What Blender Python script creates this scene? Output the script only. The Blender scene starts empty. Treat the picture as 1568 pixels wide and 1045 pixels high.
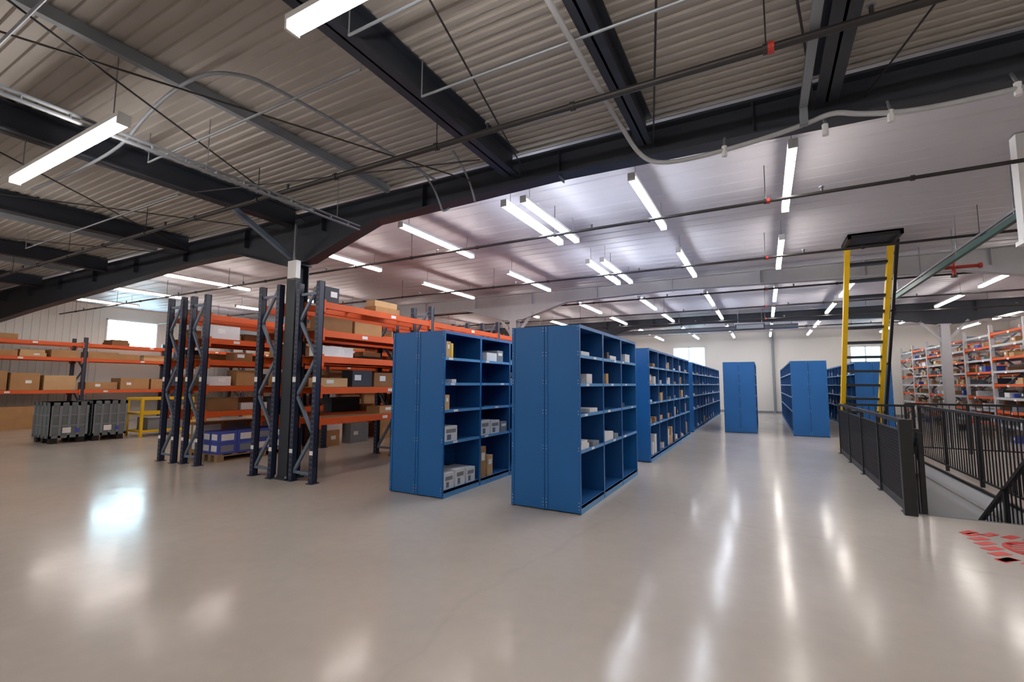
import bpy, math, random
from mathutils import Vector, Matrix
R = random.Random(7)
sc = bpy.context.scene

# ------------------------------------------------------------ materials
def mat(name, col, rough=0.5, metal=0.0, var=0.08, scale=6.0):
    m = bpy.data.materials.new(name); m.use_nodes = True
    nt = m.node_tree; b = nt.nodes['Principled BSDF']
    b.inputs['Roughness'].default_value = rough
    b.inputs['Metallic'].default_value = metal
    tc = nt.nodes.new('ShaderNodeTexCoord')
    n = nt.nodes.new('ShaderNodeTexNoise'); n.inputs['Scale'].default_value = scale
    n.inputs['Detail'].default_value = 4
    nt.links.new(tc.outputs['Object'], n.inputs['Vector'])
    mx = nt.nodes.new('ShaderNodeMix'); mx.data_type = 'RGBA'
    mx.inputs[6].default_value = (*[max(0, c*(1-var)) for c in col], 1)
    mx.inputs[7].default_value = (*[min(1, c*(1+var)) for c in col], 1)
    nt.links.new(n.outputs['Fac'], mx.inputs[0])
    nt.links.new(mx.outputs[2], b.inputs['Base Color'])
    return m

M = dict(
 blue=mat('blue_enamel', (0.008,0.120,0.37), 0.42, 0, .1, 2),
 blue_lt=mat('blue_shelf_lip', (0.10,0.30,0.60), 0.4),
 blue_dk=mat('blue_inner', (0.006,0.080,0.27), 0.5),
 bolt=mat('zinc_bolt', (0.45,0.5,0.55), 0.35, .6),
 navy=mat('navy_upright', (0.017,0.024,0.056), 0.45),
 slot=mat('upright_slot', (0.16,0.19,0.25), 0.6),
 brace=mat('brace_bluegrey', (0.15,0.19,0.26), 0.45, .2),
 orange=mat('orange_beam', (0.66,0.095,0.012), 0.6, 0, .12, 3),
 card=mat('cardboard', (0.42,0.23,0.10), 0.85, 0, .2, 4),
 card2=mat('cardboard_light', (0.56,0.36,0.18), 0.85, 0, .15, 4),
 card3=mat('cardboard_dark', (0.25,0.12,0.05), 0.85, 0, .2, 4),
 white=mat('white_carton', (0.72,0.73,0.76), 0.7),
 tape=mat('label_white', (0.82,0.82,0.82), 0.6),
 purple=mat('violet_blue_carton', (0.06,0.09,0.42), 0.6),
 dark=mat('dark_goods', (0.03,0.035,0.05), 0.6),
 greyg=mat('grey_goods', (0.22,0.24,0.27), 0.6),
 tub=mat('grey_tub_plastic', (0.16,0.19,0.20), 0.5, 0, .2, 5),
 yellow=mat('safety_yellow', (0.85,0.52,0.01), 0.45),
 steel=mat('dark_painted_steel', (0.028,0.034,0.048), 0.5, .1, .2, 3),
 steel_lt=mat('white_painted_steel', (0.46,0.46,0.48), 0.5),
 black=mat('black_powdercoat', (0.014,0.014,0.017), 0.45),
 galv=mat('galvanised', (0.27,0.29,0.32), 0.5, .5),
 pipe=mat('black_sprinkler_pipe', (0.02,0.017,0.018), 0.5),
 red=mat('red_paint', (0.40,0.03,0.02), 0.45),
 redm=mat('red_floor_marking', (0.66,0.05,0.045), 0.5, 0, .2, 20),
 fixture=mat('white_fixture', (0.8,0.8,0.8), 0.4),
 hose=mat('white_flex_conduit', (0.42,0.43,0.45), 0.6),
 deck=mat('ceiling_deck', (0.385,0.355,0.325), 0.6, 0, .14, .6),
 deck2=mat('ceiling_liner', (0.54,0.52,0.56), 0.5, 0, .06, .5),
 wall=mat('white_wall', (0.66,0.64,0.60), 0.75, 0, .04, .7),
 wall_l=mat('wall_liner_metal', (0.70,0.69,0.64), 0.5, 0, .04, .7),
 wallsw=mat('stair_wall_paint', (0.75,0.74,0.74), 0.8, 0, .03, 1),
 wood=mat('pallet_wood', (0.32,0.21,0.12), 0.85, 0, .3, 12),
 green=mat('green_pipe', (0.03,0.09,0.08), 0.5),
)
def emit(name, col, s):
    m = bpy.data.materials.new(name); m.use_nodes = True
    nt = m.node_tree; b = nt.nodes['Principled BSDF']
    b.inputs['Base Color'].default_value = (.9,.9,.9,1)
    b.inputs['Emission Color'].default_value = (*col,1)
    b.inputs['Emission Strength'].default_value = s
    return m
M['tube'] = emit('led_tube', (1,.94,.87), 30)
M['tube_cool'] = emit('led_tube_cool', (.84,.90,1), 30)
M['tube_warm'] = emit('led_tube_warm', (1,.88,.82), 28)
M['tube_near'] = emit('led_tube_near', (1,.94,.88), 46)
M['day'] = emit('daylight_pane', (.55,.86,1), 12)
M['day2'] = emit('daylight_pane_back', (.35,.85,1), 4)

def floor_mat():
    m = bpy.data.materials.new('polished_concrete'); m.use_nodes = True
    nt = m.node_tree; L = nt.links; b = nt.nodes['Principled BSDF']
    tc = nt.nodes.new('ShaderNodeTexCoord')
    def noise(s, d, rough=.5, dist=0):
        n = nt.nodes.new('ShaderNodeTexNoise'); n.inputs['Scale'].default_value = s
        n.inputs['Detail'].default_value = d; n.inputs['Roughness'].default_value = rough
        n.inputs['Distortion'].default_value = dist
        L.new(tc.outputs['Object'], n.inputs['Vector']); return n
    n1 = noise(.5, 4, .55, .2); n2 = noise(9, 6, .6)
    cr = nt.nodes.new('ShaderNodeValToRGB')
    cr.color_ramp.elements[0].position = .25; cr.color_ramp.elements[0].color = (.50,.445,.395,1)
    cr.color_ramp.elements[1].position = .75; cr.color_ramp.elements[1].color = (.575,.515,.46,1)
    L.new(n1.outputs['Fac'], cr.inputs[0])
    mx = nt.nodes.new('ShaderNodeMix'); mx.data_type='RGBA'; mx.blend_type='MULTIPLY'
    mx.inputs[0].default_value = 1
    r2 = nt.nodes.new('ShaderNodeValToRGB')
    r2.color_ramp.elements[0].position=.2; r2.color_ramp.elements[0].color=(.93,.93,.93,1)
    r2.color_ramp.elements[1].position=.8; r2.color_ramp.elements[1].color=(1,1,1,1)
    L.new(n2.outputs['Fac'], r2.inputs[0]); L.new(cr.outputs[0], mx.inputs[6]); L.new(r2.outputs[0], mx.inputs[7])
    nw = noise(1.2, 4)
    v = nt.nodes.new('ShaderNodeTexVoronoi'); v.feature='DISTANCE_TO_EDGE'; v.inputs['Scale'].default_value=.2
    va = nt.nodes.new('ShaderNodeMixRGB'); va.inputs[0].default_value=.3
    L.new(tc.outputs['Object'], va.inputs[1]); L.new(nw.outputs['Color'], va.inputs[2]); L.new(va.outputs[0], v.inputs['Vector'])
    r3 = nt.nodes.new('ShaderNodeValToRGB')
    r3.color_ramp.elements[0].position=0; r3.color_ramp.elements[0].color=(.88,.88,.88,1)
    r3.color_ramp.elements[1].position=.0009; r3.color_ramp.elements[1].color=(1,1,1,1)
    L.new(v.outputs['Distance'], r3.inputs[0])
    mx2 = nt.nodes.new('ShaderNodeMix'); mx2.data_type='RGBA'; mx2.blend_type='MULTIPLY'; mx2.inputs[0].default_value=.35
    L.new(mx.outputs[2], mx2.inputs[6]); L.new(r3.outputs[0], mx2.inputs[7])
    L.new(mx2.outputs[2], b.inputs['Base Color'])
    rr = nt.nodes.new('ShaderNodeMapRange'); rr.inputs['From Min'].default_value=.25; rr.inputs['From Max'].default_value=.75
    rr.inputs['To Min'].default_value=.13; rr.inputs['To Max'].default_value=.20
    n4 = noise(1.5, 5, .6)
    L.new(n4.outputs['Fac'], rr.inputs['Value']); L.new(rr.outputs[0], b.inputs['Roughness'])
    b.inputs['Specular IOR Level'].default_value=.32
    n3 = noise(4, 3)
    bp = nt.nodes.new('ShaderNodeBump'); bp.inputs['Strength'].default_value=.16; bp.inputs['Distance'].default_value=.01
    L.new(n3.outputs['Fac'], bp.inputs['Height']); L.new(bp.outputs[0], b.inputs['Normal'])
    b.inputs['IOR'].default_value = 1.5
    return m
M['floor'] = floor_mat()

# ------------------------------------------------------------ mesh builder
class MB:
    def __init__(s): s.v=[]; s.f=[]; s.m=[]; s.keys=[]
    def mi(s,k):
        if k not in s.keys: s.keys.append(k)
        return s.keys.index(k)
    def _hex(s,i,k):
        q=s.mi(k)
        for f in ((0,3,2,1),(4,5,6,7),(0,1,5,4),(1,2,6,5),(2,3,7,6),(3,0,4,7)):
            s.f.append(tuple(i+a for a in f)); s.m.append(q)
    def box(s,x0,x1,y0,y1,z0,z1,k):
        i=len(s.v)
        s.v += [(x0,y0,z0),(x1,y0,z0),(x1,y1,z0),(x0,y1,z0),(x0,y0,z1),(x1,y0,z1),(x1,y1,z1),(x0,y1,z1)]
        s._hex(i,k)
    def rbox(s,cx,cy,w,d,z0,z1,ang,k):
        i=len(s.v); c,sn=math.cos(ang),math.sin(ang)
        for z in (z0,z1):
            for a,b in ((-1,-1),(1,-1),(1,1),(-1,1)):
                x=a*w/2; y=b*d/2
                s.v.append((cx+x*c-y*sn, cy+x*sn+y*c, z))
        s._hex(i,k)
    def bar(s,p,q_,w,h,k):
        p=Vector(p); q_=Vector(q_); d=(q_-p).normalized()
        up=Vector((0,0,1)) if abs(d.z)<.95 else Vector((0,1,0))
        a=d.cross(up).normalized(); b=a.cross(d).normalized()
        i=len(s.v)
        for c in (p,q_):
            for sa,sb in ((-1,-1),(1,-1),(1,1),(-1,1)):
                s.v.append(tuple(c+a*sa*w/2+b*sb*h/2))
        s._hex(i,k)
    def cyl(s,p,q_,r,k,n=10):
        p=Vector(p); q_=Vector(q_); d=(q_-p).normalized()
        up=Vector((0,0,1)) if abs(d.z)<.95 else Vector((0,1,0))
        a=d.cross(up).normalized(); b=a.cross(d).normalized()
        i=len(s.v)
        for c in (p,q_):
            for j in range(n):
                t=2*math.pi*j/n; s.v.append(tuple(c+a*r*math.cos(t)+b*r*math.sin(t)))
        m=s.mi(k)
        for j in range(n):
            s.f.append((i+j,i+(j+1)%n,i+n+(j+1)%n,i+n+j)); s.m.append(m)
        s.f.append(tuple(i+j for j in reversed(range(n)))); s.m.append(m)
        s.f.append(tuple(i+n+j for j in range(n))); s.m.append(m)
    def poly(s,pts,k):
        i=len(s.v); s.v += [tuple(p) for p in pts]; s.f.append(tuple(range(i,i+len(pts)))); s.m.append(s.mi(k))
    def prism_y(s,prof,y0,y1,k):
        n=len(prof); i=len(s.v)
        s.v += [(x,y0,z) for x,z in prof]+[(x,y1,z) for x,z in prof]; m=s.mi(k)
        for j in range(n): s.f.append((i+j,i+(j+1)%n,i+n+(j+1)%n,i+n+j)); s.m.append(m)
        s.f.append(tuple(i+j for j in reversed(range(n)))); s.m.append(m)
        s.f.append(tuple(i+n+j for j in range(n))); s.m.append(m)
    def build(s,name,parent=None):
        xs=[v[0] for v in s.v]; ys=[v[1] for v in s.v]; zs=[v[2] for v in s.v]
        o=Vector(((min(xs)+max(xs))/2,(min(ys)+max(ys))/2,min(zs)))
        me=bpy.data.meshes.new(name)
        me.from_pydata([tuple(Vector(v)-o) for v in s.v],[],s.f)
        for k in s.keys: me.materials.append(M[k])
        me.polygons.foreach_set('material_index', s.m)
        me.update()
        ob=bpy.data.objects.new(name,me); ob.location=o
        sc.collection.objects.link(ob)
        if parent:
            ob.parent=parent; ob.location=o-parent.location
        return ob

XL,XR,YB,YF,ZC = -21.6, 9.5, -8.0, 28.0, 4.32
SX0,SX1,SY0,SY1 = 1.5, 2.72, 7.15, 12.5     # stair opening

# ------------------------------------------------------------ shell
fl=MB(); T=.3
fl.box(XL,SX0,YB,YF,-T,0,'floor'); fl.box(SX1,XR,YB,YF,-T,0,'floor')
fl.box(SX0,SX1,YB,SY0,-T,0,'floor'); fl.box(SX0,SX1,SY1,YF,-T,0,'floor')
fl.build('floor')
w=MB(); w.box(SX1,SX1+.1,SY0-.1,SY1+1.6,-3.1,-T,'wallsw'); w.box(SX0-.1,SX0,SY0-.1,SY1+1.6,-3.1,-T,'wallsw')
w.box(SX0,SX1,SY0-.1,SY0,-3.1,-T,'wallsw'); w.box(SX0,SX1,SY1+1.5,SY1+1.6,-3.1,-T,'wallsw')
w.build('wall_stairwell')
w=MB(); w.box(SX0-.1,SX1+.1,SY0-.1,SY1+1.6,-3.2,-3.1,'floor'); w.build('floor_lower_landing')
w=MB()
w.box(SX1-.012,SX1-.002,SY0,SY1,-.28,-.02,'wallsw'); w.box(SX0+.002,SX0+.012,SY0,SY1,-.28,.004,'wallsw')
w.box(SX1-.03,SX1+.0,SY0,SY1,-.03,.006,'black')
w.box(SX0,SX1-.04,SY0,SY0+.02,-.1,.006,'galv')
w.build('trim_stair_opening')

def corr(y0,y1,pitch,dep,z,key,name):
    b=MB(); y=y0; pr=[]
    while y<y1-1e-6:
        pr += [(y,z),(y+pitch*.42,z),(y+pitch*.5,z-dep),(y+pitch*.92,z-dep)]; y+=pitch
    pr.append((y1,z))
    for (a,za),(c,zc) in zip(pr,pr[1:]):
        if c>y1: c=y1
        b.poly([(XL,a,za),(XL,c,zc),(XR,c,zc),(XR,a,za)],key)
    b.box(XL,XR,y0,y1,z+.01,z+.1,key)
    return b.build(name)
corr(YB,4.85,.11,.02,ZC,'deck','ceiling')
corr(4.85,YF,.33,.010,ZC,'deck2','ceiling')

def wall_x(name,x0,x1,key,holes):
    b=MB(); ys=[YB]+sum([[h[0],h[1]] for h in holes],[])+[YF]
    for i in range(0,len(ys),2): b.box(x0,x1,ys[i],ys[i+1],0,ZC,key)
    for h in holes:
        b.box(x0,x1,h[0],h[1],0,h[2],key); b.box(x0,x1,h[0],h[1],h[3],ZC,key)
    if key=='wall_l':
        y=YB+.1
        while y<YF:
            if not any(h[0]-.1<y<h[1]+.05 for h in holes): b.box(x1,x1+.015,y,y+.07,0,ZC,key)
            y+=.2
    return b.build(name)
wl=[(7.9,9.6,2.75,3.85)]
wall_x('wall_left',XL-.2,XL,'wall_l',wl)
wall_x('wall_right',XR,XR+.2,'wall',[])
b=MB(); holes=[(-4.6,-2.85,2.45,3.6),(3.75,5.0,2.6,3.4)]
xs=[XL]+sum([[h[0],h[1]] for h in holes],[])+[XR]
for i in range(0,len(xs),2): b.box(xs[i],xs[i+1],YF,YF+.2,0,ZC,'wall')
for h in holes: b.box(h[0],h[1],YF,YF+.2,0,h[2],'wall'); b.box(h[0],h[1],YF,YF+.2,h[3],ZC,'wall')
b.build('wall_back')
b=MB(); b.box(XL,XR,YB-.2,YB,0,ZC,'wall'); b.build('wall_front')
b=MB(); h=wl[0]; b.box(XL-.12,XL-.1,h[0],h[1],h[2],h[3],'day')
for y in (h[0],h[1]-.05): b.box(XL-.1,XL+.03,y,y+.05,h[2],h[3],'fixture')
b.box(XL-.1,XL+.03,h[0],h[1],h[2],h[2]+.05,'fixture'); b.box(XL-.1,XL+.03,h[0],h[1],h[3]-.05,h[3],'fixture')
b.build('window_1')
for n,h in enumerate(holes):
    b=MB(); b.box(h[0],h[1],YF+.1,YF+.12,h[2],h[3],'day2')
    for x in (h[0],h[1]-.05,(h[0]+h[1])/2-.025): b.box(x,x+.05,YF-.02,YF+.1,h[2],h[3],'fixture')
    b.box(h[0],h[1],YF-.02,YF+.1,h[2],h[2]+.05,'fixture'); b.box(h[0],h[1],YF-.02,YF+.1,h[3]-.05,h[3],'fixture')
    b.build('window_%d'%(n+2))
b=MB(); b.box(XL,XR,YF-.015,YF,0,.12,'greyg'); b.build('baseboard_back')
b=MB(); b.cyl((.45,YF-.1,.0),(.45,YF-.1,ZC-.05),.06,'greyg'); b.cyl((.45,YF-.1,2),(.45,YF-.1,2.06),.075,'galv'); b.build('downpipe')

# ------------------------------------------------------------ portal frames
def rafter(y,key):
    b=MB()
    pr=[(XL,3.25),(-18,3.45),(-10,3.8),(-8.3,3.8),(-6.9,3.42),(-6.3,3.42),(-4.9,3.84),(-2,3.92),(1,3.86),(3.6,3.8),(5,3.5),(5.6,3.5),(7,3.8),(XR,3.6)]
    for (a,za),(c,zc) in zip(pr,pr[1:]):
        b.prism_y([(a,za),(c,zc),(c,4.2),(a,4.2)],y-.008,y+.008,key)
        b.bar((a,y,za),(c,y,zc),.2,.02,key)
    b.box(XL,XR,y-.1,y+.1,4.19,4.215,key)
    for x in range(-20,9,2): b.box(x-.006,x+.006,y-.09,y+.09,3.87,4.19,key)
    return b.build('roof_beam')
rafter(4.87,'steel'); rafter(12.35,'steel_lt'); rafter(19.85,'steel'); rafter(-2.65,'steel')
def column(x,y,key,top=3.41):
    b=MB()
    b.box(x-.11,x+.11,y-.12,y-.105,0,top,key); b.box(x-.11,x+.11,y+.105,y+.12,0,top,key)
    b.box(x-.01,x+.01,y-.11,y+.11,0,top,key)
    b.box(x-.14,x+.14,y-.17,y+.17,0,.025,key)
    for sx in(-1,1):
        for sy in(-1,1): b.cyl((x+sx*.12,y+sy*.14,.02),(x+sx*.12,y+sy*.14,.06),.014,'bolt',6)
    b.box(x-.15,x+.15,y-.14,y+.14,top-.03,top,key)
    if key=='steel_lt':
        b.bar((x-.05,y,2.9),(x-.6,y,3.6),.07,.07,key); b.bar((x+.05,y,2.9),(x+.6,y,3.6),.07,.07,key)
    return b.build('steel_column')
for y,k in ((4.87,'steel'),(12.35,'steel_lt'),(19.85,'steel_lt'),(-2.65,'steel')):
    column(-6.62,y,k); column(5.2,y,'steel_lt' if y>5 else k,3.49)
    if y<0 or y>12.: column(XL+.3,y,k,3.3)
b=MB(); b.box(-6.54,-6.34,4.62,4.70,3.12,3.4,'fixture'); b.bar((-6.44,4.66,3.4),(-6.44,4.66,4.0),.03,.03,'galv'); b.build('junction_box')
b=MB(); b.bar((-6.62,3.75,4.0),(-6.62,4.72,3.5),.07,.07,'brace'); b.build('knee_brace')
for x in (-17,-13.2,-9.8,-6.62,-2.6,-1.0,.58,4.2,7.5):
    b=MB(); z0,z1=4.0,4.29
    wd=.18 if x not in(-1.0,) else .14
    b.box(x-wd/2,x+wd/2,YB,4.76,z0,z0+.018,'steel'); b.box(x-.01,x+.01,YB,4.76,z0,z1,'steel'); b.box(x-wd/2,x+wd/2,YB,4.76,z1-.015,z1,'steel')
    b.build('roof_purlin')
for x in (-15,-11,-4.6,2.6):
    b=MB(); b.box(x-.03,x+.03,YB,4.76,4.19,4.29,'greyg'); b.build('roof_purlin')
rods=[((-4.9,.55),(-3.05,4.7)),((-4.0,.4),(-6.2,4.7)),((1.7,.9),(.86,4.8)),((-.3,-.6),(.5,4.8)),((.1,.0),(-.92,4.75)),((-1.2,-.5),(-2.4,4.75)),
      ((-6.8,1.0),(-9.6,4.7)),((-9.6,1.0),(-6.9,4.7)),((-13,1),(-10,4.7)),((.75,1.5),(4,4.7)),((-6.5,3.2),(-2.7,4.2))]
for i,(a,c) in enumerate(rods):
    b=MB(); z=3.988-.006*(i%2); b.cyl((a[0],a[1],z),(c[0],c[1],z),.008,'pipe',6); b.build('bracing_rod')
def spr(y,z,x0=XL+.1,x1=XR-.05,r=.028,hh=.09):
    b=MB(); b.cyl((x0,y,z),(x1,y,z),r,'pipe',12)
    x=x0+1.3; i=0
    while x<x1:
        if i%2==0: b.cyl((x,y,z),(x,y,ZC-.025),.005,'pipe',6)
        b.cyl((x-.02,y,z),(x+.02,y,z),r+.010,'pipe',12)
        if i%2==0 and x+.6<x1:
            b.cyl((x+.6,y,z),(x+.6,y,z+hh),.014,'pipe',8); b.cyl((x+.6,y,z+hh-.01),(x+.6,y,z+hh),.028,'galv',8)
        x+=1.45; i+=1
    b.cyl((.11,y,z),(.15,y,z),r+.014,'red',12); b.cyl((.13,y-.04,z),(.13,y+.04,z),.016,'red',8)
    return b.build('sprinkler_pipe')
spr(3.55,3.86)
for y in (6.55,9.55,12.75,15.6,18.6,21.6): spr(y,3.82,r=.022,hh=.075)
b=MB()
b.box(-5.11,-5.065,-3,4.7,3.70,3.715,'greyg'); b.box(-5.11,-5.065,-3,4.7,3.755,3.767,'greyg')
for i in range(26): b.bar((-5.085,-3+.3*i,3.71),(-5.085,-3+.3*i,3.76),.02,.012,'greyg')
for i in range(5): b.cyl((-5.085,-2.5+1.7*i,3.75),(-5.085,-2.5+1.7*i,ZC-.03),.005,'galv',6)
b.build('cable_tray')
for i,(y,x0,x1) in enumerate(((2.15,-2.5,5),(2.45,-6,-2.7),(2.95,-2.5,8),(1.0,-6,2),(3.1,-12,-6.7))):
    b=MB(); b.cyl((x0,y,3.955),(x1,y,3.955),.011,'galv',8)
    for x in (x0,x1): b.cyl((x,y,3.955),(x,y,ZC-.025),.006,'galv',6)
    b.build('conduit')
def tube(name,pts,r,key):
    cu=bpy.data.curves.new(name,'CURVE'); cu.dimensions='3D'; cu.bevel_depth=r; cu.bevel_resolution=3
    s=cu.splines.new('NURBS'); s.points.add(len(pts)-1); s.use_endpoint_u=True; s.order_u=3
    for p,q in zip(s.points,pts): p.co=(*q,1)
    cu.materials.append(M[key]); o=bpy.data.objects.new(name,cu); sc.collection.objects.link(o); return o
tube('cable_hose',[(-1.12,.3,3.95),(-1.12,2.5,3.93),(-1.1,4.2,3.93),(-1.05,4.64,3.86),(-.9,4.68,3.74),(-.6,4.68,3.7),(0,4.68,3.74),(.4,4.68,3.80),(.62,4.68,3.86),(.8,4.68,3.78),(1.2,4.68,3.70),(2,4.68,3.72),(3,4.68,3.69),(4.5,4.68,3.7)],.022,'hose')
tube('cable_hose',[(-3.75,4.3,4.25),(-3.7,4.6,4.1),(-3.65,4.72,3.85),(-3.6,4.72,3.7),(-3.5,4.72,3.75)],.013,'greyg')
tube('cable_hose',[(-3.15,4.3,4.25),(-3.15,4.6,4.1),(-3.12,4.72,3.85),(-3.1,4.72,3.76)],.013,'greyg')
tube('conduit_loop',[(-8.5,2.2,4.05),(-6.2,2.2,3.93),(-4.9,2.0,4.05),(-4.2,2.0,4.12),(-3.9,2.1,4.12),(-3.7,2.4,4.12),(-3.65,4.6,4.12)],.016,'greyg')
b=MB()
for x in (-.25,.55,1.0,1.75): b.cyl((x,4.68,3.66),(x,4.68,3.76),.024,'fixture',10); b.cyl((x,4.68,3.76),(x,4.76,3.88),.012,'galv',8)
b.build('cable_clamps')
b=MB(); b.box(.36,.42,-2,4.60,3.897,3.935,'galv'); b.box(.36,.42,4.56,4.62,3.75,3.935,'galv'); b.build('cable_duct')

# ------------------------------------------------------------ lights
def led(p,q,z,key):
    b=MB(); ax = abs(q[0]-p[0])>abs(q[1]-p[1])
    x0,x1=sorted((p[0],q[0])); y0,y1=sorted((p[1],q[1]))
    if ax:
        b.box(x0,x1,y0-.045,y0+.045,z+.02,z+.06,'fixture'); b.box(x0+.02,x1-.02,y0-.038,y0+.038,z-.03,z+.02,key)
        b.box(x0,x0+.02,y0-.045,y0+.045,z-.035,z+.02,'fixture'); b.box(x1-.02,x1,y0-.045,y0+.045,z-.035,z+.02,'fixture')
        hs=[(x0+.2,y0),(x1-.2,y0)]
    else:
        b.box(x0-.045,x0+.045,y0,y1,z+.02,z+.06,'fixture'); b.box(x0-.038,x0+.038,y0+.02,y1-.02,z-.03,z+.02,key)
        b.box(x0-.045,x0+.045,y0,y0+.02,z-.035,z+.02,'fixture'); b.box(x0-.045,x0+.045,y1-.02,y1,z-.035,z+.02,'fixture')
        hs=[(x0,y0+.2),(x0,y1-.2)]
    for h in hs: b.cyl((h[0],h[1],z+.06),(h[0],h[1],ZC-.02),.005,'galv',6)
    b.build('linear_light_fixture')
for y in (1.64,-3.4):  # negative row: unseen fixtures behind the camera, added to light the foreground
    for x in (-15.9,-11.3,-6.87,-2.4,2.1): led((x,y),(x+2.4,y),3.6,'tube_near')
rows=[(5.35,7.4),(8.8,11.1),(13.2,15.5),(16.6,18.9),(21,23.3),(24.5,26.8)]
for i,(a,c) in enumerate(rows):
    X=[.35,-1.3,-3.05,-4.9,-7.3,-12,-15,-18]
    if i<2: X+=[5.0,-2.75]  # first entry: out-of-view fixtures, added only for their light
    else: X+=[1.95,4.8,7.5]
    for x in X:
        led((x,a),(x,c),3.95,'tube_cool' if -3.2<x<-1 else ('tube_warm' if x<-4 else 'tube'))

# ------------------------------------------------------------ goods
def goods(b,x0,x1,y0,y1,z,hmax,kinds,fill=.8,wmin=.2,wmax=.5,face='x1'):
    y=y0+.02
    while y<y1-wmin:
        w_=min(R.uniform(wmin,wmax),y1-.02-y)
        if w_<wmin*.6: break
        if R.random()<fill:
            h_=hmax*R.uniform(.35,.95); k=R.choice(kinds)
            d=(x1-x0)*R.uniform(.6,.95); off=R.uniform(.01,(x1-x0)-d)
            xa = x1-d-off*.6 if face=='x1' else x0+off*.6
            b.box(xa,xa+d,y,y+w_-.02,z,z+h_,k)
            xf = xa+d if face=='x1' else xa
            s=1 if face=='x1' else -1
            if h_>.12 and R.random()<.5:
                lw=min(w_*.4,.14); yy=y+R.uniform(.1,.5)*w_
                b.box(min(xf,xf+s*.002),max(xf,xf+s*.002),yy,yy+lw,z+h_*.4,z+h_*.4+min(.09,h_*.4),'tape')
            if k.startswith('card') and R.random()<.5:
                b.box(xa+.001,xa+d-.001,y+w_/2-.03,y+w_/2+.01,z+h_,z+h_+.001,'tape')
            if h_<hmax*.55 and R.random()<.5:
                h2=hmax*.35; b.box(xa+.03,xa+d-.04,y+.02,y+w_-.05,z+h_,z+h_+h2,R.choice(kinds))
        y+=w_+R.uniform(0,.1)

# ------------------------------------------------------------ blue shelving
LV=[.10,.72,1.14,1.50,1.84]
def shelving(x0,x1,y0,nb,bw=.9,H=2.2,fill=.6,seed=1,faces=('x1',),extra=None):
    R.seed(seed)
    b=MB(); xm=(x0+x1)/2; y1=y0+nb*bw
    for ye,s in ((y0,-1),(y1,1)):
        for xa,xb in ((x0,xm-.004),(xm+.004,x1)):
            b.box(xa,xb,min(ye,ye-s*.012),max(ye,ye-s*.012),.015,H,'blue')
            for xe in (xa,xb-.035): b.box(xe,xe+.035,min(ye,ye+s*.008),max(ye,ye+s*.008),.015,H,'blue')
        for xe in (x0+.017,xm-.02,xm+.02,x1-.017):
            for z in LV+[H-.06,.06]:
                for dz in (0,.035): b.cyl((xe,ye+s*.008,z+dz),(xe,ye+s*.013,z+dz),.006,'bolt',6)
            zz=.2
            while zz<H-.1: b.box(xe-.003,xe+.003,min(ye+s*.008,ye+s*.0088),max(ye+s*.008,ye+s*.0088),zz,zz+.008,'dark'); zz+=.05
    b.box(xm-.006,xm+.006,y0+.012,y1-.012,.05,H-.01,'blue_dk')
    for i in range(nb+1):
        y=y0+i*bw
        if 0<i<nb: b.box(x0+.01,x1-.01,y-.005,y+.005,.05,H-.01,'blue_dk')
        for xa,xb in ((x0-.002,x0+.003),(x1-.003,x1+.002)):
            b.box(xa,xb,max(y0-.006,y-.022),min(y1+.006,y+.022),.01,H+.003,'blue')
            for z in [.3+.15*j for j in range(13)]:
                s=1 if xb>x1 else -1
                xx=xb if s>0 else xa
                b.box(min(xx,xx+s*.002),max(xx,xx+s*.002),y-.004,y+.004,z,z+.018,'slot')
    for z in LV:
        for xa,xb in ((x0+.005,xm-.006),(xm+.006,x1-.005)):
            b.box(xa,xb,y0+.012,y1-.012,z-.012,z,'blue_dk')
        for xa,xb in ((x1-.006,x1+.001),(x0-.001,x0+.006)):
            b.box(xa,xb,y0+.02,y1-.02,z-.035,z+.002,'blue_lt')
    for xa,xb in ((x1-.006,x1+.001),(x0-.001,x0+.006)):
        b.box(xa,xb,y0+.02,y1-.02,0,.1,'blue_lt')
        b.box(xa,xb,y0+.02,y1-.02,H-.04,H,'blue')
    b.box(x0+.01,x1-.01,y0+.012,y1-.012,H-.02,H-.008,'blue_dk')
    o=b.build('blue_shelving_unit')
    g=MB(); kinds=['white','white','card2','white','greyg','card2','dark','card'] 
    for f in faces:
        xa,xb=((xm+.02,x1-.03) if f=='x1' else (x0+.03,xm-.02))
        for i in range(nb):
            for j,z in enumerate(LV):
                top=(LV[j+1] if j<4 else H)-z-.06
                if extra and i<2: continue
                goods(g,xa,xb,y0+i*bw+.04,y0+(i+1)*bw-.04,z,top*.75 if R.random()<.4 else top*.3,kinds,fill,.1,.3,f)
        xl=x1+.001 if f=='x1' else x0-.003
        for i in range(nb):
            for z in LV[1:]:
                yy=y0+i*bw+R.uniform(.05,.6); g.box(xl,xl+.002,yy,yy+.1,z-.03,z-.002,'tape')
    if extra:
        for (ya,yb,z,h,d,k) in extra:
            g.box(x1-.02-d,x1-.02,y0+ya,y0+yb,z,z+h,k)
            if h>.15:
                g.box(x1-.02,x1-.018,y0+ya+.03,y0+yb-.03,z+h*.55,z+h*.8,'greyg' if k=='white' else 'tape')
                if k=='white': g.box(x1-.02,x1-.018,y0+ya+.05,y0+(ya+yb)/2,z+h*.1,z+h*.45,'brace')
    if g.v: g.build('shelf_goods',parent=o)
    return o
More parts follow.
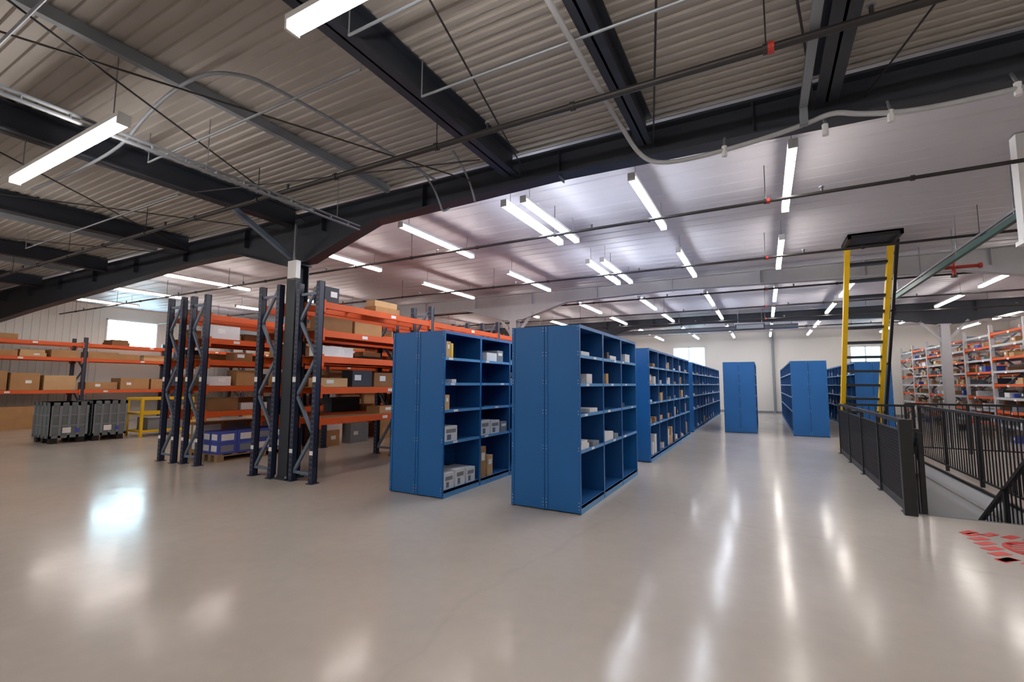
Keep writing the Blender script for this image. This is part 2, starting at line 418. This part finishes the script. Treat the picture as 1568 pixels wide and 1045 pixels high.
ex2=[(.06,.28,.10,.2,.36,'white'),(.32,.54,.10,.22,.36,'white'),(.58,.80,.10,.2,.36,'white'),(.95,1.10,.10,.45,.3,'card'),(1.15,1.3,.10,.3,.3,'card2'),
     (.06,.34,.72,.2,.35,'white'),(.95,1.2,.72,.22,.33,'white'),(1.24,1.5,.72,.2,.33,'white'),(1.54,1.74,.72,.16,.33,'greyg'),
     (.05,.15,1.14,.2,.3,'card2'),(.06,.16,1.84,.22,.3,'card2'),(.17,.22,1.84,.2,.25,'yellow'),(1.1,1.4,1.84,.13,.3,'white'),(1.42,1.6,1.84,.18,.3,'greyg'),(.2,.3,1.5,.05,.3,'white')]
ex1=[(.06,.36,.72,.06,.4,'white'),(.1,.3,.78,.04,.3,'white'),(.5,.75,.72,.05,.35,'greyg'),(1.0,1.4,.72,.11,.38,'white'),(1.45,1.65,.72,.06,.3,'greyg'),
     (.3,.5,1.5,.12,.3,'white'),(.1,.25,1.5,.06,.3,'greyg'),(1.1,1.2,1.5,.14,.3,'card2'),(.1,.4,1.84,.05,.36,'white'),(1.15,1.25,1.84,.1,.3,'dark'),(.4,.7,1.14,.05,.36,'white'),(1.3,1.6,1.84,.06,.3,'white')]
shelving(-2.80,-1.90,5.17,3,fill=.25,seed=4,extra=ex1)
shelving(-4.62,-3.72,4.98,3,fill=.4,seed=5,extra=ex2)
shelving(-2.86,-1.96,9.2,6,fill=.75,seed=8)
shelving(-2.90,-2.0,15.7,11,fill=.7,seed=9)
shelving(-4.66,-3.76,9.2,6,fill=.6,seed=10)
shelving(-1.15,-.25,16.2,3,fill=.3,seed=11)
shelving(.69,1.59,16.1,11,fill=.5,seed=12,faces=('x0',))
shelving(2.45,3.35,17.6,9,fill=.5,seed=13,faces=('x0',))

# ------------------------------------------------------------ pallet racks
def rack(x0,x1,y0,nb,bw,H,levels,kinds,fill,seed,front='x1',post='navy',beam='orange',detail=True,name='pallet_rack',wmin=.3,wmax=.7,hf=1.0,floor_from=0,bh=.10,alt=None):
    R.seed(seed); b=MB(); pw=.08
    for i in range(nb+1):
        y=y0+i*bw
        for x in (x0,x1-pw):
            b.box(x,x+.012,y-.045,y+.045,.01,H,post); b.box(x+pw-.012,x+pw,y-.045,y+.045,.01,H,post)
            b.box(x,x+pw,y+.033,y+.045,.01,H,post)
            b.box(x+.012,x+pw-.012,y-.045,y-.04,.01,H,post) 
            b.box(x-.02,x+pw+.02,y-.07,y+.07,0,.012,post)
            if detail and i<2:
                for j in range(int(H/.075)-1):
                    z=.08+j*.075
                    for dx in (.022,.050): b.box(x+dx,x+dx+.008,y-.047,y-.045,z,z+.028,'slot')
                if i==0: b.box(x+.005,x+pw-.005,y-.049,y-.045,.42,.48,'tape'); b.box(x+.005,x+pw-.005,y-.049,y-.045,1.5,1.58,'tape')
        zz=.15; d=1
        b.box(x0+pw,x1-pw,y-.02,y+.02,.12,.16,'brace'); b.box(x0+pw,x1-pw,y-.02,y+.02,H-.2,H-.16,'brace')
        while zz<H-.5:
            a=(x0+pw,y,zz) if d>0 else (x1-pw,y,zz); c=(x1-pw,y,zz+.55) if d>0 else (x0+pw,y,zz+.55)
            b.bar(a,c,.035,.045,'brace'); zz+=.58; d=-d
    for i in range(nb):
        ya=y0+i*bw+.045; yb=ya+bw-.09
        for li,z in enumerate(levels):
            bm = alt if (alt and (li+i)%2) else beam
            for xa in (x0+.01,x1-.06): 
                b.box(xa,xa+.05,ya,yb,z-bh,z,bm)
                for yy in (ya,yb-.04): b.box(xa-.008,xa+.058,yy,yy+.04,z-bh-.06,z+.03,bm)
            n=int((yb-ya)/.45)
            for k in range(1,n+1):
                yy=ya+k*(yb-ya)/(n+1); b.box(x0+.06,x1-.06,yy-.02,yy+.02,z-.03,z-.002,beam if z>2.4 and not alt else 'galv')
            if z<2.4: b.box(x0+.06,x1-.06,ya,yb,z-.002,z+.004,'card3' if not alt else 'greyg')
            yy=ya+R.uniform(.3,bw-.6); xf=x1-.01 if front=='x1' else x0+.008
            b.box(xf,xf+.002,yy,yy+.12,z-.075,z-.025,'tape')
    o=b.build(name)
    g=MB(); lv=[0.0]+list(levels)
    for i in range(nb):
        ya=y0+i*bw+.1; yb=ya+bw-.2
        for j,z in enumerate(lv):
            if j==0 and i<floor_from: continue
            top=(lv[j+1]-bh-.02 if j+1<len(lv) else z+.35)-z
            f=fill if j+1<len(lv) else .12
            goods(g,x0+.1,x1-.1,ya,yb,z+.006 if z>0 else 0,top*.92*hf,kinds,f,wmin,wmax,front)
    if g.v: g.build('stored_cartons',parent=o)
    return o
CK=['card','card','card2','card3','card','card2','greyg','white','dark']
lv=[.95,1.42,1.9,2.3,2.74]
rack(-6.44,-5.90,4.77,4,2.7,3.05,lv,CK,.72,33,floor_from=2)
rack(-7.34,-6.80,4.73,4,2.7,3.07,lv,CK,.6,22,front='x0',floor_from=2)
rack(-9.46,-8.92,4.75,4,2.7,3.1,lv,CK,.7,23,floor_from=1)
rack(-10.16,-9.62,4.70,4,2.7,3.1,lv,CK,.65,24,front='x0',floor_from=1)
rack(-20.9,-19.9,-4,10,2.7,2.95,[1.2,2.25,2.75],['card','card','card3','card2','card'],.9,25,detail=False,hf=.75,wmin=.5,wmax=1.1)
rack(-13.5,-12.6,12.5,5,2.7,3.05,lv,CK,.8,26,detail=False)
RK=['card2','white','card','card3','greyg','card2','white','purple','dark']
rl=[.45,.82,1.18,1.54,1.9,2.26,2.62,2.95]
rack(5.6,6.3,10.0,9,1.95,3.2,rl,RK,.45,27,front='x0',post='steel_lt',detail=False,name='parts_rack',wmin=.12,wmax=.35,hf=.7,bh=.06,alt='steel_lt')
rack(7.6,8.3,10.0,9,1.95,3.2,rl,RK,.45,28,front='x0',post='steel_lt',detail=False,name='parts_rack',wmin=.12,wmax=.35,hf=.7,bh=.06)

def pallet(b,x0,x1,y0,y1):
    n=7
    for i in range(n):
        yy=y0+(y1-y0-.1)*i/(n-1); b.box(x0,x1,yy,yy+.1,.12,.14,'wood')
    for x in (x0,(x0+x1)/2-.05,x1-.1):
        b.box(x,x+.1,y0,y1,0,.02,'wood'); b.box(x,x+.1,y0,y1,.1,.12,'wood')
        for yy in (y0,(y0+y1)/2-.06,y1-.12): b.box(x,x+.1,yy,yy+.12,.02,.1,'wood')
def loaded(x0,x1,y0,y1,k,h,n,m):
    b=MB(); pallet(b,x0,x1,y0,y1)
    for i in range(n):
        for j in range(m):
            w_=(x1-x0)/2-.01; d=(y1-y0)/n
            for s in (0,1):
                xa=x0+.01+s*(w_+.005); ya=y0+i*d; z=.141+j*h
                b.box(xa,xa+w_-.005,ya+.005,ya+d-.005,z,z+h-.004,k)
                if s: b.box(xa+w_-.005,xa+w_-.003,ya+.06,ya+d-.06,z+.04,z+h-.05,'tape' if R.random()<.7 else 'greyg')
                if i==0: b.box(xa+.03,xa+w_-.04,ya+.003,ya+.005,z+.05,z+h-.05,'tape')
    b.build('loaded_pallet')
loaded(-9.50,-8.98,5.1,6.9,'purple',.21,5,2)
loaded(-10.1,-9.68,5.1,7.1,'card',.28,4,2)

def tub(cx,cy,w_,d,h):
    b=MB(); x0,x1,y0,y1=cx-w_/2,cx+w_/2,cy-d/2,cy+d/2
    t=.03
    b.box(x0+.03,x1-.03,y0+.03,y1-.03,.13,.16,'tub')
    for a in (x0+.02,x1-.02-t): b.box(a,a+t,y0+.02,y1-.02,.13,h,'tub')
    for a in (y0+.02,y1-.02-t): b.box(x0+.02,x1-.02,a,a+t,.13,h,'tub')
    for (a,c,e,f) in ((x0,x1,y0,y0+.05),(x0,x1,y1-.05,y1),(x0,x0+.05,y0,y1),(x1-.05,x1,y0,y1)):
        b.box(a,c,e,f,h-.08,h,'tub'); b.box(a,c,e,f,.13,.19,'tub')
    b.box(x0+.05,x1-.05,y0+.05,y1-.05,h-.12,h-.05,'greyg')
    n=4
    for i in range(n+1):
        yy=y0+.0+i*(d-.05)/n; b.box(x1-.02,x1,yy,yy+.05,.13,h,'greyg')
        xx=x0+i*(w_-.05)/n; b.box(xx,xx+.05,y0,y0+.02,.13,h,'greyg')
    for z in (.4,.65):
        b.box(x1-.02,x1-.004,y0,y1,z,z+.04,'greyg'); b.box(x0,x1,y0+.004,y0+.02,z,z+.04,'greyg')
    for xx in (x0+.04,cx-.07,x1-.18):
        for yy in (y0+.04,y1-.18): b.box(xx,xx+.14,yy,yy+.14,0,.13,'black')
    b.box(x1,x1+.003,cy-.12,cy+.04,h*.25,h*.25+.13,'tape'); b.box(x1,x1+.003,cy+.12,cy+.2,.25,.35,'purple')
    b.build('pallet_box')
tub(-15.4,4.9,1.0,.72,.98); tub(-15.35,5.68,1.0,.72,1.0)
b=MB(); x0,x1,y0,y1=-15.6,-14.8,6.35,7.6
for x in (x0,x1):
    for y in (y0,y1): b.bar((x,y,.0),(x,y,1.05),.06,.06,'yellow')
for z in (.15,.62,1.02):
    b.bar((x0,y0,z),(x0,y1,z),.05,.06,'yellow'); b.bar((x1,y0,z),(x1,y1,z),.05,.06,'yellow')
    b.bar((x0,y0,z),(x1,y0,z),.05,.06,'yellow'); b.bar((x0,y1,z),(x1,y1,z),.05,.06,'yellow')
b.box(x0,x1,y0,y1,.13,.16,'dark'); b.box(x0+.1,x1-.1,y0+.2,y1-.2,.16,.5,'greyg')
b.build('yellow_stillage')

# ------------------------------------------------------------ railings
def mesh_rail(p0,p1,H=1.07,dense=.034,name='mesh_guardrail'):
    b=MB(); p0=Vector(p0); p1=Vector(p1); L=(p1-p0).length; d=(p1-p0)/L
    n=max(1,round(L/1.45))
    for i in range(n+1):
        p=p0+d*L*i/n; b.bar(p,p+Vector((0,0,H)),.05,.05,'black'); b.rbox(p.x,p.y,.1,.12,0,.012,0,'black')
    for z,h in ((H,.05),(H-.12,.02),(.1,.03)): b.bar(p0+Vector((0,0,z)),p1+Vector((0,0,z)),.04 if h>.03 else .025,h,'black')
    b.bar(p0+Vector((0,0,.06)),p1+Vector((0,0,.06)),.012,.11,'black')
    m=int(L/dense)
    for i in range(1,m): 
        p=p0+d*i*dense; b.bar(p+Vector((0,0,.1)),p+Vector((0,0,H-.12)),.012,.012,'black')
    for j in range(1,22):
        z=.1+j*.04; b.bar(p0+Vector((0,0,z)),p1+Vector((0,0,z)),.008,.012,'black')
    return b.build(name)
mesh_rail((1.43,7.2,0),(1.43,12.55,0))
b=MB(); b.box(1.37,1.49,7.02,7.1,0,1.1,'black'); b.box(1.37,1.49,7.1,7.14,.05,.12,'black'); b.box(1.37,1.49,7.1,7.14,.95,1.02,'black')
b.bar((1.49,7.06,.98),(1.56,7.06,.98),.05,.03,'black'); b.build('gate_post')
def bal_rail(p0,p1,H=1.07,sp=.11,name='baluster_guardrail'):
    b=MB(); p0=Vector(p0); p1=Vector(p1); L=(p1-p0).length; d=(p1-p0)/L
    Z=lambda h:Vector((0,0,h))
    n=max(1,round(L/1.4))
    for i in range(n+1): p=p0+d*L*i/n; b.bar(p,p+Z(H),.045,.045,'black')
    b.bar(p0+Z(H),p1+Z(H),.045,.045,'black'); b.bar(p0+Z(.1),p1+Z(.1),.03,.03,'black')
    m=int(L/sp)
    for i in range(m+1): p=p0+d*i*sp; b.bar(p+Z(.1),p+Z(H),.014,.014,'black')
    return b.build(name)
bal_rail((2.78,5.0,0),(2.78,12.5,0))
bal_rail((1.52,12.56,0),(2.7,12.56,0))
bal_rail((2.85,13.9,0),(5.0,13.9,0))
b=MB(); rise,run,ns=.182,.262,17
for i in range(ns):
    y=SY0+.02+i*run; z=-(i+1)*rise
    b.box(SX0+.07,SX1-.07,y,y+run+.02,z-.035,z,'galv'); b.box(SX0+.07,SX1-.07,y,y+.02,z,z+rise-.035,'greyg')
    b.box(SX0+.07,SX1-.07,y+run-.01,y+run+.02,z,z+.004,'yellow')
s0=Vector((0,SY0+.04,-.2)); s1=Vector((0,SY0+ns*run,-.2-ns*rise+.15))
for x in (SX0+.045,SX1-.045): b.bar(s0+Vector((x,0,0)),s1+Vector((x,0,0)),.03,.2,'black')
st=b.build('staircase')
for x in (SX0+.09,SX1-.09):
    a=Vector((x,SY0+.05,-.06)); c=Vector((x,SY0+ns*run-.1,-ns*rise+.05))
    o=bal_rail(a,c,H=1.0,sp=.14,name='stair_handrail'); l=o.location.copy(); o.parent=st; o.location=l-st.location

# ------------------------------------------------------------ ladder
b=MB(); A0,A1=Vector((1.55,13.55,0)),Vector((1.55,11.1,4.2)); W=.68
off=Vector((W,0,0))
for o_ in (Vector((0,0,0)),off): b.bar(A0+o_,A1+o_,.085,.13,'yellow')
nr=14
for i in range(1,nr):
    p=A0.lerp(A1,i/nr); b.box(p.x+.04,p.x+W-.04,p.y-.09,p.y+.09,p.z-.03,p.z+.02,'black')
hx=off+Vector((.12,.05,.1))
b.bar(A0.lerp(A1,.02)+hx,A1+hx,.05,.08,'black')
for t in (.2,.45,.7,.95): b.bar(A0.lerp(A1,t)+hx,A0.lerp(A1,t)+off,.03,.03,'black')
b.build('ship_ladder')
b=MB(); x0,x1,y0,y1=1.48,2.3,10.45,11.3
for (a,c,e,f) in ((x0,x1,y0,y0+.05),(x0,x1,y1-.05,y1),(x0,x0+.05,y0,y1),(x1-.05,x1,y0,y1)): b.box(a,c,e,f,4.22,4.31,'black')
b.box(x0,x1,y0,y1,4.28,4.31,'dark'); b.build('roof_hatch')

# ------------------------------------------------------------ overhead bits right
b=MB(); b.bar((2.85,7.3,3.6),(2.85,14,3.6),.06,.08,'green'); b.bar((2.85,7.3,3.7),(2.85,14,3.7),.03,.03,'galv')
for y in (8,10,12,13.8): b.cyl((2.85,y,3.6),(2.85,y,ZC-.02),.01,'galv',6)
b.build('overhead_track')
b=MB(); b.cyl((3.05,10.9,3.45),(3.05,10.9,3.84),.03,'red'); b.cyl((2.93,10.9,3.6),(3.4,10.9,3.6),.03,'red'); b.cyl((3.05,10.6,3.75),(3.05,11.2,3.75),.03,'red')
b.cyl((3.38,10.9,3.6),(3.42,10.9,3.6),.05,'red')
b.cyl((3.05,10.9,3.42),(3.05,10.9,3.46),.05,'black'); b.cyl((3.05,10.9,3.84),(3.05,10.9,ZC-.02),.012,'galv'); b.build('sprinkler_valve')
b=MB(); b.box(2.56,5.4,7.0,7.15,3.08,ZC-.025,'wallsw'); b.box(2.54,5.4,6.98,7.17,3.05,3.1,'fixture'); b.build('wall_bulkhead')
b=MB(); b.box(-.9,.1,19.3,19.6,3.55,3.75,'dark'); b.box(-.85,.05,19.28,19.3,3.58,3.72,'greyg')
for x in(-.8,0):b.cyl((x,19.45,3.75),(x,19.45,ZC-.02),.01,'galv')
b.build('unit_heater')
b=MB(); b.cyl((-6,20.4,3.72),(1.2,20.4,3.72),.1,'galv',16)
for x in (-5,-3,-1,1): b.cyl((x-.02,20.4,3.72),(x+.02,20.4,3.72),.11,'galv',16); b.cyl((x,20.4,3.8),(x,20.4,ZC-.02),.008,'galv')
b.build('ventilation_duct')

# ------------------------------------------------------------ floor marking
b=MB(); x0,x1,y0,y1=1.72,2.68,5.62,6.62
def ln(p,q,w_): b.bar((p[0],p[1],.0015),(q[0],q[1],.0015),w_,.002,'redm')
for i in range(6):
    x=x0+i*.155
    ln((x,y1-.14),(x+.12,y1-.0),.075); ln((x,y0),(x+.12,y0+.14),.075)
for i in range(6):
    y=y0+.03+i*.155; ln((x0-.0,y),(x0+.14,y+.12),.075); ln((x1-.14,y),(x1,y+.12),.075)
for j in range(28):
    a=j*math.pi*2/28; c=a+math.pi*2/28; cx,cy=2.2,6.12
    ln((cx+.27*math.cos(a),cy+.27*math.sin(a)),(cx+.27*math.cos(c),cy+.27*math.sin(c)),.06)
ln((2.02,5.94),(2.38,6.30),.06)
for k in range(5): ln((1.97,5.97+.075*k),(2.42,5.97+.075*k),.03)
b.build('floor_marking')

# ------------------------------------------------------------ world & camera
wd=bpy.data.worlds.new('World'); sc.world=wd; wd.use_nodes=True
bg=wd.node_tree.nodes['Background']
sky=wd.node_tree.nodes.new('ShaderNodeTexSky')
wd.node_tree.links.new(sky.outputs[0],bg.inputs[0]); bg.inputs[1].default_value=.3
cd=bpy.data.cameras.new('camera'); cam=bpy.data.objects.new('camera',cd); sc.collection.objects.link(cam)
cd.sensor_width=36; cd.lens=16.3; cd.clip_start=.05; cd.clip_end=200
rot=Matrix.Rotation(math.radians(28.5),4,'Z')@Matrix.Rotation(math.radians(95.2),4,'X')@Matrix.Rotation(math.radians(.3),4,'Z')
cam.matrix_world=Matrix.Translation((0,0,1.5))@rot
sc.camera=cam
sc.view_settings.view_transform='Standard'
sc.view_settings.exposure=0.15
